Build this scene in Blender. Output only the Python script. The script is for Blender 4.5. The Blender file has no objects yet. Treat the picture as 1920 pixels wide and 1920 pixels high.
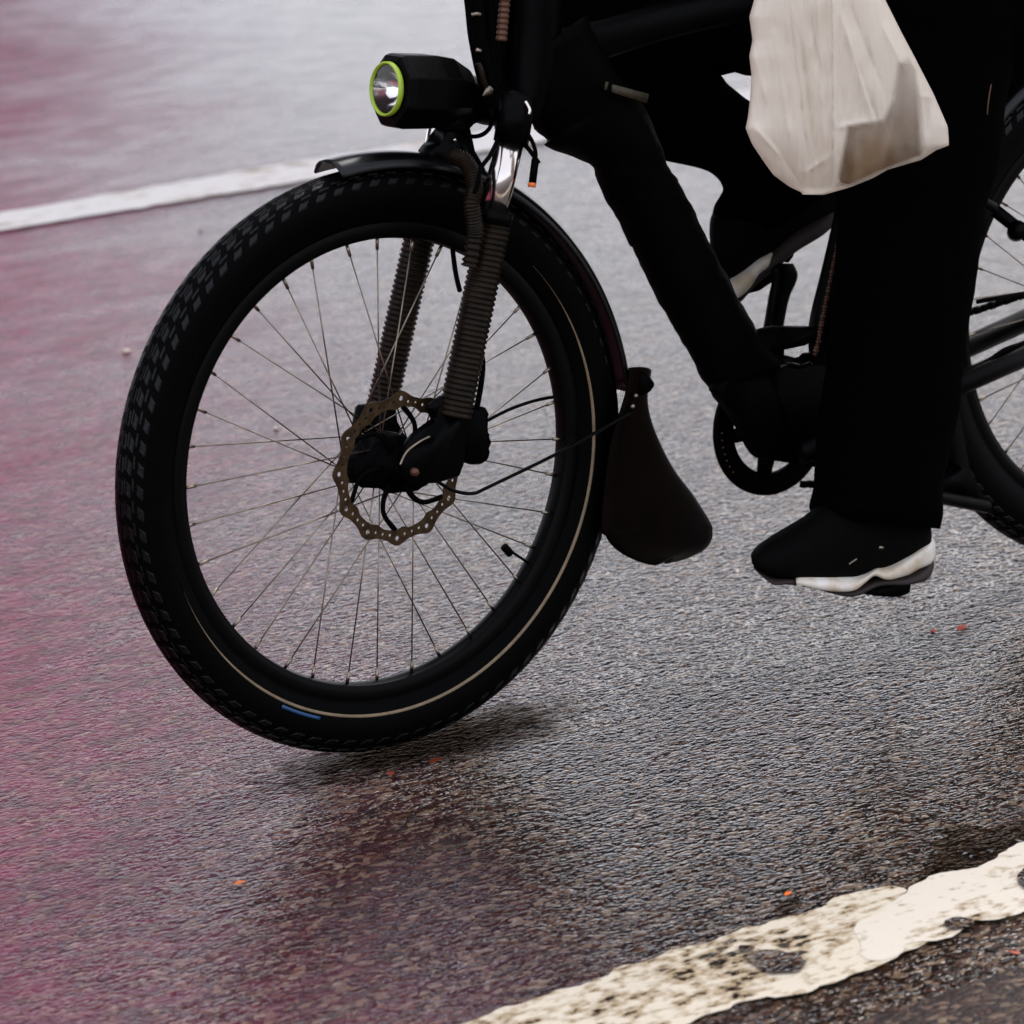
import bpy, bmesh, math, random
from mathutils import Vector, Matrix, noise
random.seed(7)
S = bpy.context.scene
COL = S.collection
R = math.radians

# ------------------------------------------------------------------ camera
CP = Vector((-2.016499, -3.342202, 1.487681))
PSI, TH, RO, F = 0.5799019, 0.2997158, -0.0349846, 6569.904
vd = Vector((math.sin(PSI)*math.cos(TH), math.cos(PSI)*math.cos(TH), -math.sin(TH)))
vr0 = Vector((math.cos(PSI), -math.sin(PSI), 0)); vu0 = vr0.cross(vd)
vr = vr0*math.cos(RO)+vu0*math.sin(RO); vu = vr.cross(vd)
cam = bpy.data.objects.new('camera', bpy.data.cameras.new('camera')); COL.objects.link(cam)
M3 = Matrix((vr, vu, -vd)).transposed()
cam.matrix_world = Matrix.Translation(CP) @ M3.to_4x4()
cam.data.sensor_width = 36; cam.data.lens = F/1920*36
cam.data.clip_start = .1; cam.data.clip_end = 3000
cam.data.dof.use_dof = True; cam.data.dof.focus_distance = 4.12; cam.data.dof.aperture_fstop = 7.0
S.camera = cam

# ------------------------------------------------------------------ world and sun
CLOUD = 1.0
SUN_EL, SUN_AZ = R(46), R(64)          # azimuth from +Y towards +X
W = bpy.data.worlds.new('World'); S.world = W; W.use_nodes = True
nt = W.node_tree; nt.nodes.clear()
sky = nt.nodes.new('ShaderNodeTexSky'); sky.sky_type = 'NISHITA'; sky.sun_disc = False
sky.sun_elevation = SUN_EL; sky.sun_rotation = SUN_AZ
sky.air_density = 1.0; sky.dust_density = 2.0; sky.ozone_density = 2.0
bg = nt.nodes.new('ShaderNodeBackground'); bg.inputs[1].default_value = .075
out = nt.nodes.new('ShaderNodeOutputWorld')
cloud = nt.nodes.new('ShaderNodeBackground'); cloud.inputs[0].default_value = (.90, .895, 1, 1); cloud.inputs[1].default_value = CLOUD   # even overcast veil
add = nt.nodes.new('ShaderNodeAddShader'); nt.links.new(sky.outputs[0], bg.inputs[0])
nt.links.new(bg.outputs[0], add.inputs[0]); nt.links.new(cloud.outputs[0], add.inputs[1]); nt.links.new(add.outputs[0], out.inputs[0])
sl = bpy.data.lights.new('sun', 'SUN'); sl.energy = 1.5; sl.angle = R(30); sl.color = (1, .96, .93)
sun = bpy.data.objects.new('sun', sl); COL.objects.link(sun)
sdir = Vector((math.sin(SUN_AZ)*math.cos(SUN_EL), math.cos(SUN_AZ)*math.cos(SUN_EL), math.sin(SUN_EL)))
sun.rotation_euler = sdir.to_track_quat('Z', 'Y').to_euler()
S.view_settings.view_transform = 'Standard'; S.view_settings.look = 'None'
S.view_settings.exposure = .34; S.view_settings.gamma = 1.0; S.view_settings.use_curve_mapping = False

# ------------------------------------------------------------------ measuring helpers
LEAN, STEER, RW = -0.0443938, 0.0349687, 0.345
RI, WB = 0.26356, 1.1561
def ray(px, py):
    return (vd + vr*((px-960)/F) - vu*((py-960)/F)).normalized()
NL = Vector((0, math.cos(LEAN), math.sin(LEAN)))   # lateral direction of the leaning bicycle (+ = far side)
def at(px, py, o=0.0):
    v = ray(px, py); return CP + v*((o-CP.dot(NL))/v.dot(NL))
def gnd(px, py, z=0.0):
    v = ray(px, py); return CP + v*((z-CP.z)/v.z)
def wheel_matrix(x, steer):
    return (Matrix.Translation((x, 0, 0)) @ Matrix.Rotation(steer, 4, 'Z') @ Matrix.Rotation(LEAN, 4, 'X')
            @ Matrix.Translation((0, 0, RW)))
MF = wheel_matrix(0, STEER); MR = wheel_matrix(WB, 0)
def fl(px, py, o):      # point in front-wheel coordinates
    inv = MF.inverted(); c = inv @ CP; v = inv.to_3x3() @ ray(px, py)
    return c + v*((o-c.y)/v.y)

# ------------------------------------------------------------------ materials
def mat(name, col, rough=.5, metal=0., spec=.5, coat=0., noise_amt=0., noise_scale=40., bump=0., bump_scale=80., sheen=0., col2=None):
    m = bpy.data.materials.new(name); m.use_nodes = True
    n = m.node_tree.nodes; L = m.node_tree.links; b = n['Principled BSDF']
    b.inputs['Base Color'].default_value = (*col, 1); b.inputs['Roughness'].default_value = rough
    b.inputs['Metallic'].default_value = metal; b.inputs['Specular IOR Level'].default_value = spec
    b.inputs['Coat Weight'].default_value = coat
    geo = n.new('ShaderNodeNewGeometry')
    if noise_amt or col2:
        t = n.new('ShaderNodeTexNoise'); t.inputs['Scale'].default_value = noise_scale; t.inputs['Detail'].default_value = 5
        L.new(geo.outputs['Position'], t.inputs['Vector'])
        mx = n.new('ShaderNodeMix'); mx.data_type = 'RGBA'
        c2 = col2 or tuple(c*(1-noise_amt) for c in col)
        mx.inputs['A'].default_value = (*col, 1); mx.inputs['B'].default_value = (*c2, 1)
        rp = n.new('ShaderNodeValToRGB'); rp.color_ramp.elements[0].position = .38; rp.color_ramp.elements[1].position = .62
        L.new(t.outputs['Fac'], rp.inputs[0]); L.new(rp.outputs[0], mx.inputs['Factor']); L.new(mx.outputs['Result'], b.inputs['Base Color'])
    if bump:
        t = n.new('ShaderNodeTexNoise'); t.inputs['Scale'].default_value = bump_scale; t.inputs['Detail'].default_value = 4
        L.new(geo.outputs['Position'], t.inputs['Vector'])
        bp = n.new('ShaderNodeBump'); bp.inputs['Strength'].default_value = bump; bp.inputs['Distance'].default_value = .004
        L.new(t.outputs['Fac'], bp.inputs['Height']); L.new(bp.outputs[0], b.inputs['Normal'])
    return m

def road_mat(name, dark, brown, wet_lo=.07, wet_hi=.18, red=False, SPEC=.80):
    m = bpy.data.materials.new(name); m.use_nodes = True
    n = m.node_tree.nodes; L = m.node_tree.links; b = n['Principled BSDF']
    geo = n.new('ShaderNodeNewGeometry')
    mp = n.new('ShaderNodeMapping'); mp.inputs['Scale'].default_value = (.55, 1, 1); L.new(geo.outputs['Position'], mp.inputs['Vector'])
    def nz(scale, det=3, rough=.55, vec=mp):
        t = n.new('ShaderNodeTexNoise'); t.inputs['Scale'].default_value = scale; t.inputs['Detail'].default_value = det
        t.inputs['Roughness'].default_value = rough; L.new(vec.outputs[0], t.inputs['Vector']); return t
    v = n.new('ShaderNodeTexVoronoi'); v.inputs['Scale'].default_value = 175; v.inputs['Randomness'].default_value = 1
    # warp stones a little
    wz = nz(60, 2); wm = n.new('ShaderNodeVectorMath'); wm.operation = 'MULTIPLY_ADD'
    wm.inputs[1].default_value = (.012, .012, .012); L.new(wz.outputs['Color'], wm.inputs[0]); L.new(mp.outputs[0], wm.inputs[2])
    L.new(wm.outputs[0], v.inputs['Vector'])
    v2 = n.new('ShaderNodeTexVoronoi'); v2.inputs['Scale'].default_value = 330; L.new(wm.outputs[0], v2.inputs['Vector'])
    # stone colours
    cr = n.new('ShaderNodeValToRGB'); e = cr.color_ramp.elements
    e[0].position = 0; e[0].color = (*dark, 1); e[1].position = 1; e[1].color = (*brown, 1)
    for p, c in ((.25, tuple(x*.7 for x in brown)), (.5, tuple(x*1.25 for x in dark)), (.72, (brown[0]*1.3, brown[1]*.95, brown[2]*.8)), (.95, (.20, .14, .09))):
        k = e.new(p); k.color = (*c, 1)
    sep = n.new('ShaderNodeSeparateColor'); L.new(v.outputs['Color'], sep.inputs[0]); L.new(sep.outputs[0], cr.inputs[0])
    big = nz(2.2, 4)
    mx = n.new('ShaderNodeMix'); mx.data_type = 'RGBA'; mx.blend_type = 'MULTIPLY'; mx.inputs['Factor'].default_value = .6
    rb = n.new('ShaderNodeValToRGB'); rb.color_ramp.elements[0].position = .35; rb.color_ramp.elements[0].color = (.6, .6, .62, 1); rb.color_ramp.elements[1].position = .65
    L.new(big.outputs['Fac'], rb.inputs[0]); L.new(cr.outputs[0], mx.inputs['A']); L.new(rb.outputs[0], mx.inputs['B'])
    L.new(mx.outputs['Result'], b.inputs['Base Color'])
    # roughness: water film between stones
    rr = n.new('ShaderNodeMapRange'); rr.inputs['To Min'].default_value = wet_lo; rr.inputs['To Max'].default_value = wet_hi
    rn = nz(14, 4); L.new(rn.outputs['Fac'], rr.inputs['Value']); rr.inputs['From Min'].default_value = .35; rr.inputs['From Max'].default_value = .65
    L.new(rr.outputs[0], b.inputs['Roughness'])
    b.inputs['IOR'].default_value = 1.5; b.inputs['Specular IOR Level'].default_value = SPEC
    if red:      # reflection of a red light painted into the road colour, fading towards the right
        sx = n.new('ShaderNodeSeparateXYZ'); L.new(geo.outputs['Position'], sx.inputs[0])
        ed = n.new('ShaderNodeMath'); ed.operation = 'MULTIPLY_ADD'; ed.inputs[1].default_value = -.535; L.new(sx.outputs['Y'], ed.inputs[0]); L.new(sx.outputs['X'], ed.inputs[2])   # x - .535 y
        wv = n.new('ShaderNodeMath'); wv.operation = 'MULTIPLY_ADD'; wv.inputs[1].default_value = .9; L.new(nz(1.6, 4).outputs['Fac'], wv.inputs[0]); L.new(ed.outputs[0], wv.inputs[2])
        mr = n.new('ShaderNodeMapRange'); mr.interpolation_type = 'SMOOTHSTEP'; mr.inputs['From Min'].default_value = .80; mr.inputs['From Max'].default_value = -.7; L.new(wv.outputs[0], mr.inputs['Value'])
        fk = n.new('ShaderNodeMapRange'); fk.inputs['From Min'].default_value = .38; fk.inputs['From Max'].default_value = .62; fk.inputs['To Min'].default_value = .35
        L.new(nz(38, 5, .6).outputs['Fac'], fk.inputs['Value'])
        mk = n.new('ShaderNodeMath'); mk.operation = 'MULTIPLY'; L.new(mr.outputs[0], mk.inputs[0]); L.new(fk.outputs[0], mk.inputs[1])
        m2 = n.new('ShaderNodeMix'); m2.data_type = 'RGBA'; m2.inputs['B'].default_value = RED_REFL; L.new(mk.outputs[0], m2.inputs['Factor']); L.new(mx.outputs['Result'], m2.inputs['A']); L.new(m2.outputs['Result'], b.inputs['Base Color'])
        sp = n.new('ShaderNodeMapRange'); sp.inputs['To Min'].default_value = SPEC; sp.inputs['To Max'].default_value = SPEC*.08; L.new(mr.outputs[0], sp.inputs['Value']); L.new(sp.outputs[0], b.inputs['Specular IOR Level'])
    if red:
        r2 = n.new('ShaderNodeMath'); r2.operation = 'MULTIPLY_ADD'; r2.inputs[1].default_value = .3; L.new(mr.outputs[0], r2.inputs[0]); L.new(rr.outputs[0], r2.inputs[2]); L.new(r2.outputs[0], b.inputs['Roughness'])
    # relief
    h1 = n.new('ShaderNodeMath'); h1.operation = 'MULTIPLY'; L.new(v.outputs['Distance'], h1.inputs[0]); h1.inputs[1].default_value = -1.0
    h2 = n.new('ShaderNodeMath'); h2.operation = 'MULTIPLY_ADD'; L.new(v2.outputs['Distance'], h2.inputs[0]); h2.inputs[1].default_value = -.45; L.new(h1.outputs[0], h2.inputs[2])
    h3 = n.new('ShaderNodeMath'); h3.operation = 'MULTIPLY_ADD'; L.new(nz(45, 4, .65).outputs['Fac'], h3.inputs[0]); h3.inputs[1].default_value = 1.1; L.new(h2.outputs[0], h3.inputs[2])
    h4 = n.new('ShaderNodeMath'); h4.operation = 'MULTIPLY_ADD'; L.new(nz(7, 3).outputs['Fac'], h4.inputs[0]); h4.inputs[1].default_value = .2; L.new(h3.outputs[0], h4.inputs[2])
    bp = n.new('ShaderNodeBump'); bp.inputs['Strength'].default_value = 1; bp.inputs['Distance'].default_value = .0009
    L.new(h4.outputs[0], bp.inputs['Height']); L.new(bp.outputs[0], b.inputs['Normal'])
    return m

RED_REFL = (.21, .014, .060, 1)
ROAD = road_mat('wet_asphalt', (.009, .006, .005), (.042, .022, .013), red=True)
LANE = road_mat('wet_asphalt_brown', (.014, .007, .006), (.034, .017, .013), .3, .5, SPEC=.2)

def paint_mat(name, cover, scale=70, col=(.62, .545, .41)):
    m = bpy.data.materials.new(name); m.use_nodes = True
    n = m.node_tree.nodes; L = m.node_tree.links; b = n['Principled BSDF']; o = n['Material Output']
    b.inputs['Roughness'].default_value = .55
    geo = n.new('ShaderNodeNewGeometry'); mp = n.new('ShaderNodeMapping'); mp.inputs['Scale'].default_value = (.55, 1, 1)
    L.new(geo.outputs['Position'], mp.inputs['Vector'])
    t = n.new('ShaderNodeTexNoise'); t.inputs['Scale'].default_value = scale; t.inputs['Detail'].default_value = 6; t.inputs['Roughness'].default_value = .6
    L.new(mp.outputs[0], t.inputs['Vector'])
    t2 = n.new('ShaderNodeTexNoise'); t2.inputs['Scale'].default_value = 9; t2.inputs['Detail'].default_value = 4; L.new(mp.outputs[0], t2.inputs['Vector'])
    ad = n.new('ShaderNodeMath'); ad.operation = 'MULTIPLY_ADD'; ad.inputs[1].default_value = .6; L.new(t2.outputs['Fac'], ad.inputs[0]); L.new(t.outputs['Fac'], ad.inputs[2])
    rp = n.new('ShaderNodeMapRange'); rp.inputs['From Min'].default_value = cover; rp.inputs['From Max'].default_value = cover+.05
    L.new(ad.outputs[0], rp.inputs['Value'])
    mx = n.new('ShaderNodeMix'); mx.data_type = 'RGBA'; mx.inputs['A'].default_value = (*col, 1); mx.inputs['B'].default_value = (col[0]*.50, col[1]*.40, col[2]*.27, 1)
    rp2 = n.new('ShaderNodeMapRange'); rp2.inputs['From Min'].default_value = cover-.16; rp2.inputs['From Max'].default_value = cover-.01
    L.new(ad.outputs[0], rp2.inputs['Value']); L.new(rp2.outputs[0], mx.inputs['Factor']); L.new(mx.outputs['Result'], b.inputs['Base Color'])
    tr = n.new('ShaderNodeBsdfTransparent'); ms = n.new('ShaderNodeMixShader')
    L.new(rp.outputs[0], ms.inputs[0]); L.new(b.outputs[0], ms.inputs[1]); L.new(tr.outputs[0], ms.inputs[2]); L.new(ms.outputs[0], o.inputs['Surface'])
    bp = n.new('ShaderNodeBump'); bp.inputs['Distance'].default_value = .0015; bp.inputs['Strength'].default_value = .8; L.new(t.outputs['Fac'], bp.inputs['Height']); L.new(bp.outputs[0], b.inputs['Normal'])
    return m

M = dict(
    rubber=mat('tyre_rubber', (.0007, .0007, .0006), .5, 0, .03, bump=.15, bump_scale=300),
    tread=mat('tread_rubber', (.0010, .0010, .0009), .33, 0, .2, bump=.2, bump_scale=200),
    black=mat('black_paint', (.0007, .0007, .0007), .4, 0, .05, bump=.1, bump_scale=120),
    matte=mat('black_plastic', (.0006, .0006, .0006), .55, 0, .03, bump=.2, bump_scale=150),
    cloth=mat('black_cloth', (.0008, .0008, .0009), .9, 0, .01, bump=.5, bump_scale=60),
    fender=mat('fender_plastic', (.0012, .0012, .0014), .28, 0, .3, bump=.1, bump_scale=40),
    flap=mat('flap_plastic', (.004, .0018, .0008), .55, 0, .03, noise_amt=.5, noise_scale=18),
    rim=mat('rim_black', (.0010, .0008, .0006), .4, .0, .06),
    steel=mat('spoke_steel', (.30, .25, .19), .32, 1.0, .5, noise_amt=.4, noise_scale=60),
    disc=mat('rusty_disc', (.062, .036, .013), .42, .7, .4, col2=(.028, .015, .006), noise_scale=90),
    chrome=mat('stanchion_chrome', (.72, .66, .60), .16, 1.0, .5),
    ribs=mat('ribbed_boot', (.012, .007, .003), .36, 0, .12, noise_amt=.5, noise_scale=50),
    tan=mat('tan_stripe', (.20, .14, .075), .5, 0, .5, noise_amt=.25, noise_scale=60),
    blue=mat('blue_mark', (.006, .05, .14), .45),
    lime=mat('lime_ring', (.33, .48, .03), .4, 0, .5),
    reflector=mat('lamp_reflector', (.85, .83, .80), .12, 1.0, .5, bump=.2, bump_scale=60),
    orange=mat('orange_plug', (.75, .16, .02), .4),
    label=mat('worn_label', (.05, .038, .014), .6, noise_amt=.5, noise_scale=120),
    copper=mat('copper_bead', (.09, .036, .018), .4, .4),
    sole=mat('midsole_foam', (.72, .68, .60), .6, 0, .4, col2=(.50, .40, .27), noise_scale=26),
    outsole=mat('outsole_rubber', (.02, .012, .01), .7, 0, .3),
    shoe=mat('shoe_black', (.0012, .0012, .001), .75, 0, .04, bump=.3, bump_scale=200),
    skin=mat('skin', (.30, .18, .12), .5),
    brick=mat('brick', (.24, .13, .085), .85, col2=(.16, .085, .06), noise_scale=3),
    food=mat('brown_box', (.20, .115, .05), .8, noise_amt=.2, noise_scale=20),
    leaf=mat('red_leaf', (.42, .07, .03), .5),
    stone=mat('pale_pebble', (.55, .48, .38), .7),
)
def glass():
    m = bpy.data.materials.new('lamp_glass'); m.use_nodes = True; n = m.node_tree.nodes; L = m.node_tree.links
    n.remove(n['Principled BSDF']); a = n.new('ShaderNodeBsdfTransparent'); g = n.new('ShaderNodeBsdfGlossy'); g.inputs['Roughness'].default_value = .03
    f = n.new('ShaderNodeFresnel'); f.inputs[0].default_value = 1.45; x = n.new('ShaderNodeMixShader')
    L.new(f.outputs[0], x.inputs[0]); L.new(a.outputs[0], x.inputs[1]); L.new(g.outputs[0], x.inputs[2]); L.new(x.outputs[0], n['Material Output'].inputs['Surface']); return m
M['glass'] = glass()
def bagmat():
    m = bpy.data.materials.new('white_film'); m.use_nodes = True; n = m.node_tree.nodes; L = m.node_tree.links
    b = n['Principled BSDF']; b.inputs['Base Color'].default_value = (.96, .86, .71, 1); b.inputs['Roughness'].default_value = .42
    t = n.new('ShaderNodeBsdfTranslucent'); t.inputs['Color'].default_value = (.88, .82, .74, 1)
    tp = n.new('ShaderNodeBsdfTransparent'); tp.inputs['Color'].default_value = (.95, .92, .86, 1)
    x = n.new('ShaderNodeMixShader'); x.inputs[0].default_value = .4
    y = n.new('ShaderNodeMixShader'); y.inputs[0].default_value = .07
    at_ = n.new('ShaderNodeAttribute'); at_.attribute_name = 'thin'; mr_ = n.new('ShaderNodeMapRange'); mr_.inputs['To Min'].default_value = .04; mr_.inputs['To Max'].default_value = .97
    L.new(at_.outputs['Fac'], mr_.inputs['Value']); L.new(mr_.outputs[0], y.inputs[0])
    L.new(b.outputs[0], x.inputs[1]); L.new(t.outputs[0], x.inputs[2]); L.new(x.outputs[0], y.inputs[1]); L.new(tp.outputs[0], y.inputs[2])
    geo = n.new('ShaderNodeNewGeometry'); z = n.new('ShaderNodeTexNoise'); z.inputs['Scale'].default_value = 48; z.inputs['Detail'].default_value = 5
    mp = n.new('ShaderNodeMapping'); mp.inputs['Scale'].default_value = (1, 1, .16); L.new(geo.outputs['Position'], mp.inputs['Vector']); L.new(mp.outputs[0], z.inputs['Vector'])
    bp = n.new('ShaderNodeBump'); bp.inputs['Strength'].default_value = .7; bp.inputs['Distance'].default_value = .006
    L.new(z.outputs['Fac'], bp.inputs['Height']); L.new(bp.outputs[0], b.inputs['Normal'])
    L.new(y.outputs[0], n['Material Output'].inputs['Surface']); return m
M['bag'] = bagmat()

# ------------------------------------------------------------------ object helpers
def link(name, me, m=None, parent=None, smooth=True):
    if isinstance(me, bmesh.types.BMesh):
        bm = me; bmesh.ops.recalc_face_normals(bm, faces=bm.faces); me = bpy.data.meshes.new(name); bm.to_mesh(me); bm.free()
    if m: me.materials.append(m)
    if smooth:
        for p in me.polygons: p.use_smooth = True
    o = bpy.data.objects.new(name, me); COL.objects.link(o)
    if parent: o.parent = parent
    return o
def empty(name, parent=None, mw=None):
    o = bpy.data.objects.new(name, None); COL.objects.link(o); o.empty_display_size = .1
    if parent: o.parent = parent
    if mw is not None: o.matrix_local = mw
    return o
def tag(o, label=None, cat=None, group=None, kind=None):
    for k, v in (('label', label), ('category', cat), ('group', group), ('kind', kind)):
        if v: o[k] = v
    return o
def spline(pts, n=8):
    """Catmull-Rom through points carrying any number of components."""
    P = [tuple(p) for p in pts]
    if len(P) < 3: n = n
    out_ = []
    for i in range(len(P)-1):
        p0 = P[max(i-1, 0)]; p1 = P[i]; p2 = P[i+1]; p3 = P[min(i+2, len(P)-1)]
        for k in range(n):
            t = k/n
            out_.append(tuple(.5*((2*b)+(-a+c)*t+(2*a-5*b+4*c-d)*t*t+(-a+3*b-3*c+d)*t**3) for a, b, c, d in zip(p0, p1, p2, p3)))
    out_.append(P[-1]); return out_
def tube_bm(pts, rad, seg=12, n=6, bm=None, caps=True):
    """pts: Vectors; rad: number or list. Smooth swept tube."""
    if not isinstance(rad, (list, tuple)): rad = [rad]*len(pts)
    q = spline([(*p, r) for p, r in zip(pts, rad)], n) if len(pts) > 2 else [(*p, r) for p, r in zip(pts, rad)]
    return sweep(q, seg, bm, caps)
def sweep(q, seg=12, bm=None, caps=True):
    bm = bm or bmesh.new(); rings = []; up = None
    for i, s in enumerate(q):
        c = Vector(s[:3]); a = Vector(q[max(i-1, 0)][:3]); b = Vector(q[min(i+1, len(q)-1)][:3]); t = (b-a).normalized()
        if up is None: up = t.orthogonal().normalized()
        up = (up - t*up.dot(t)).normalized(); w = t.cross(up)
        rings.append([bm.verts.new(c+(up*math.cos(x)+w*math.sin(x))*s[3]) for x in (2*math.pi*k/seg for k in range(seg))])
    for A, B in zip(rings, rings[1:]):
        for k in range(seg): bm.faces.new((A[k], A[(k+1) % seg], B[(k+1) % seg], B[k]))
    if caps: bm.faces.new(rings[0][::-1]); bm.faces.new(rings[-1])
    return bm
def ribbed_bm(a, b, r, pitch=.0068, amp=.0016, seg=20, taper=0):
    n = max(2, int((b-a).length/pitch)); q = []
    prof = ((0, -1), (.12, -.9), (.25, .6), (.5, 1), (.75, .6), (.88, -.9))
    for i in range(n):
        for t, k in prof:
            f = (i+t)/n; p = a.lerp(b, f); q.append((*p, r+amp*k - taper*f))
    return sweep(q, seg)
def loft_bm(secs, n=5, seg=20, pw=2.3, bump=0.0, freq=9., seed=0.):
    """secs: (pxL, pyL, pxR, pyR, o, depth): silhouette pairs of the photograph's outline set at lateral offset o."""
    q = []
    for s in secs:
        A = at(s[0], s[1], s[4]); B = at(s[2], s[3], s[4]); q.append((*A, *B, s[5]))
    q = spline(q, n); bm = bmesh.new(); rings = []
    for s in q:
        A = Vector(s[:3]); B = Vector(s[3:6]); c = (A+B)/2; a = (B-A)/2
        v = (c-CP).normalized(); an = a.normalized(); b = (v-an*v.dot(an)).normalized()*s[6]
        ring = []
        for k in range(seg):
            x = 2*math.pi*k/seg; cx, sx = math.cos(x), math.sin(x)
            e = 2/pw; px_ = abs(cx)**e*(1 if cx >= 0 else -1); py_ = abs(sx)**e*(1 if sx >= 0 else -1)
            p = c+a*px_+b*py_
            if bump: p = p+(a*px_+b*py_).normalized()*bump*(noise.noise(p*freq+Vector((seed, 0, 0)))+.5*noise.noise(p*freq*2.7))
            ring.append(bm.verts.new(p))
        rings.append(ring)
    for A, B in zip(rings, rings[1:]):
        for k in range(seg): bm.faces.new((A[k], A[(k+1) % seg], B[(k+1) % seg], B[k]))
    bm.faces.new(rings[0][::-1]); bm.faces.new(rings[-1]); return bm
def slab_bm(poly, o, t, bev=.0015, bm=None):
    """outline in pixels -> a plate of real thickness t in the bicycle's lateral plane o"""
    bm = bm or bmesh.new(); P = [at(x, y, o) for x, y in poly]
    f1 = [bm.verts.new(p-NL*t/2) for p in P]; f2 = [bm.verts.new(p+NL*t/2) for p in P]
    bm.faces.new(f1); bm.faces.new(f2[::-1])
    for i in range(len(P)):
        j = (i+1) % len(P); bm.faces.new((f1[i], f1[j], f2[j], f2[i]))
    if bev: bmesh.ops.bevel(bm, geom=[e for e in bm.edges], offset=bev, segments=1, affect='EDGES')
    return bm
def lathe_bm(prof, seg=144, ang0=0, ang1=2*math.pi, closed=True, bm=None):
    """prof: (radius, y) around the wheel's y axis"""
    bm = bm or bmesh.new(); full = abs(ang1-ang0-2*math.pi) < 1e-6; rings = []
    for i in range(seg if full else seg+1):
        a = ang0+(ang1-ang0)*i/seg
        rings.append([bm.verts.new((r*math.cos(a), y, r*math.sin(a))) for r, y in prof])
    m = len(prof); K = len(rings)
    for i in range(K if full else K-1):
        A = rings[i]; B = rings[(i+1) % K]
        for k in range(m if closed else m-1):
            l = (k+1) % m; bm.faces.new((A[k], A[l], B[l], B[k]))
    if not full and closed: bm.faces.new(rings[0]); bm.faces.new(rings[-1][::-1])
    return bm
def box_bm(c, s, bm=None, rot=None, bev=0):
    bm = bm or bmesh.new(); m = Matrix.Translation(c) @ (rot.to_4x4() if rot else Matrix()) @ Matrix.Diagonal((*s, 1))
    g = bmesh.ops.create_cube(bm, size=1, matrix=m)
    if bev: bmesh.ops.bevel(bm, geom=list({e for v in g['verts'] for e in v.link_edges}), offset=bev, segments=2, affect='EDGES')
    return bm
def flat2d(name, splines, depth, m, parent):
    """filled 2-D outline with holes, extruded along local y"""
    cu = bpy.data.curves.new(name, 'CURVE'); cu.dimensions = '2D'; cu.fill_mode = 'BOTH'; cu.extrude = depth/2
    for pts in splines:
        s = cu.splines.new('POLY'); s.points.add(len(pts)-1); s.use_cyclic_u = True
        for k, (x, y) in enumerate(pts): s.points[k].co = (x, y, 0, 1)
    t = bpy.data.objects.new('t', cu); COL.objects.link(t); bpy.context.view_layer.update()
    me = bpy.data.meshes.new_from_object(t.evaluated_get(bpy.context.evaluated_depsgraph_get())); bpy.data.objects.remove(t)
    me.transform(Matrix.Rotation(R(90), 4, 'X')); me.name = name
    return link(name, me, m, parent, smooth=False)
#@@STRUCTURE
# ------------------------------------------------------------------ road
def sheet(name, pts, z, m, kind='structure'):
    bm = bmesh.new(); bm.faces.new([bm.verts.new((x, y, z)) for x, y in pts])
    o = link(name, bm, m, smooth=False); o['kind'] = kind; return o
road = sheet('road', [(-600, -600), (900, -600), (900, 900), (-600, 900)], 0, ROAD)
def ragged(P, amp, step=.012, seed=0, fr=30):
    o_ = []
    for i in range(len(P)):
        a = Vector(P[i]); b = Vector(P[(i+1) % len(P)]); n = max(1, int((b-a).length/step)); t = (b-a).normalized() if (b-a).length else Vector((1, 0)); nn = Vector((-t.y, t.x))
        for k in range(n):
            p = a.lerp(b, k/n); q = Vector((p.x*fr*.6, p.y*fr, seed))
            p = p+nn*amp*(noise.noise(q)+.5*noise.noise(q*2.6)+.3*noise.noise(q*6.1)); o_.append((p.x, p.y))
    return o_

def chaikin(P):
    o_ = []
    for i in range(len(P)):
        a = Vector(P[i]); b = Vector(P[(i+1) % len(P)]); o_ += [tuple(a.lerp(b, .2)), tuple(a.lerp(b, .8))]
    return o_
def patch(name, pix, z, m, amp=.006, seed=0, step=.012, kind='structure', world=None, smooth_=True):
    P = world or [tuple(gnd(x, y, z)[:2]) for x, y in pix]
    if smooth_: P = chaikin(chaikin(P))
    P = ragged(P, amp, step, seed); bm = bmesh.new(); vs = [bm.verts.new((x, y, z)) for x, y in P]
    es = [bm.edges.new((vs[i], vs[(i+1) % len(vs)])) for i in range(len(vs))]
    bmesh.ops.triangle_fill(bm, use_beauty=True, edges=es)
    o = link(name, bm, m, smooth=False); o['kind'] = kind; return o
# far lane line, runs parallel to the travel direction
farline = patch('lane_line', None, .004, paint_mat('road_paint_far', 1.02, 30, (.54, .51, .48)), amp=.010, step=.02, seed=3, smooth_=False,
                world=[(-12, 2.905), (.9, 2.90), (2.2, 2.90), (2.9, 2.90), (12, 2.90), (12, 3.07), (3.2, 3.07), (2.2, 3.09), (1.6, 3.08), (.9, 3.05), (-12, 3.08)])
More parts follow.
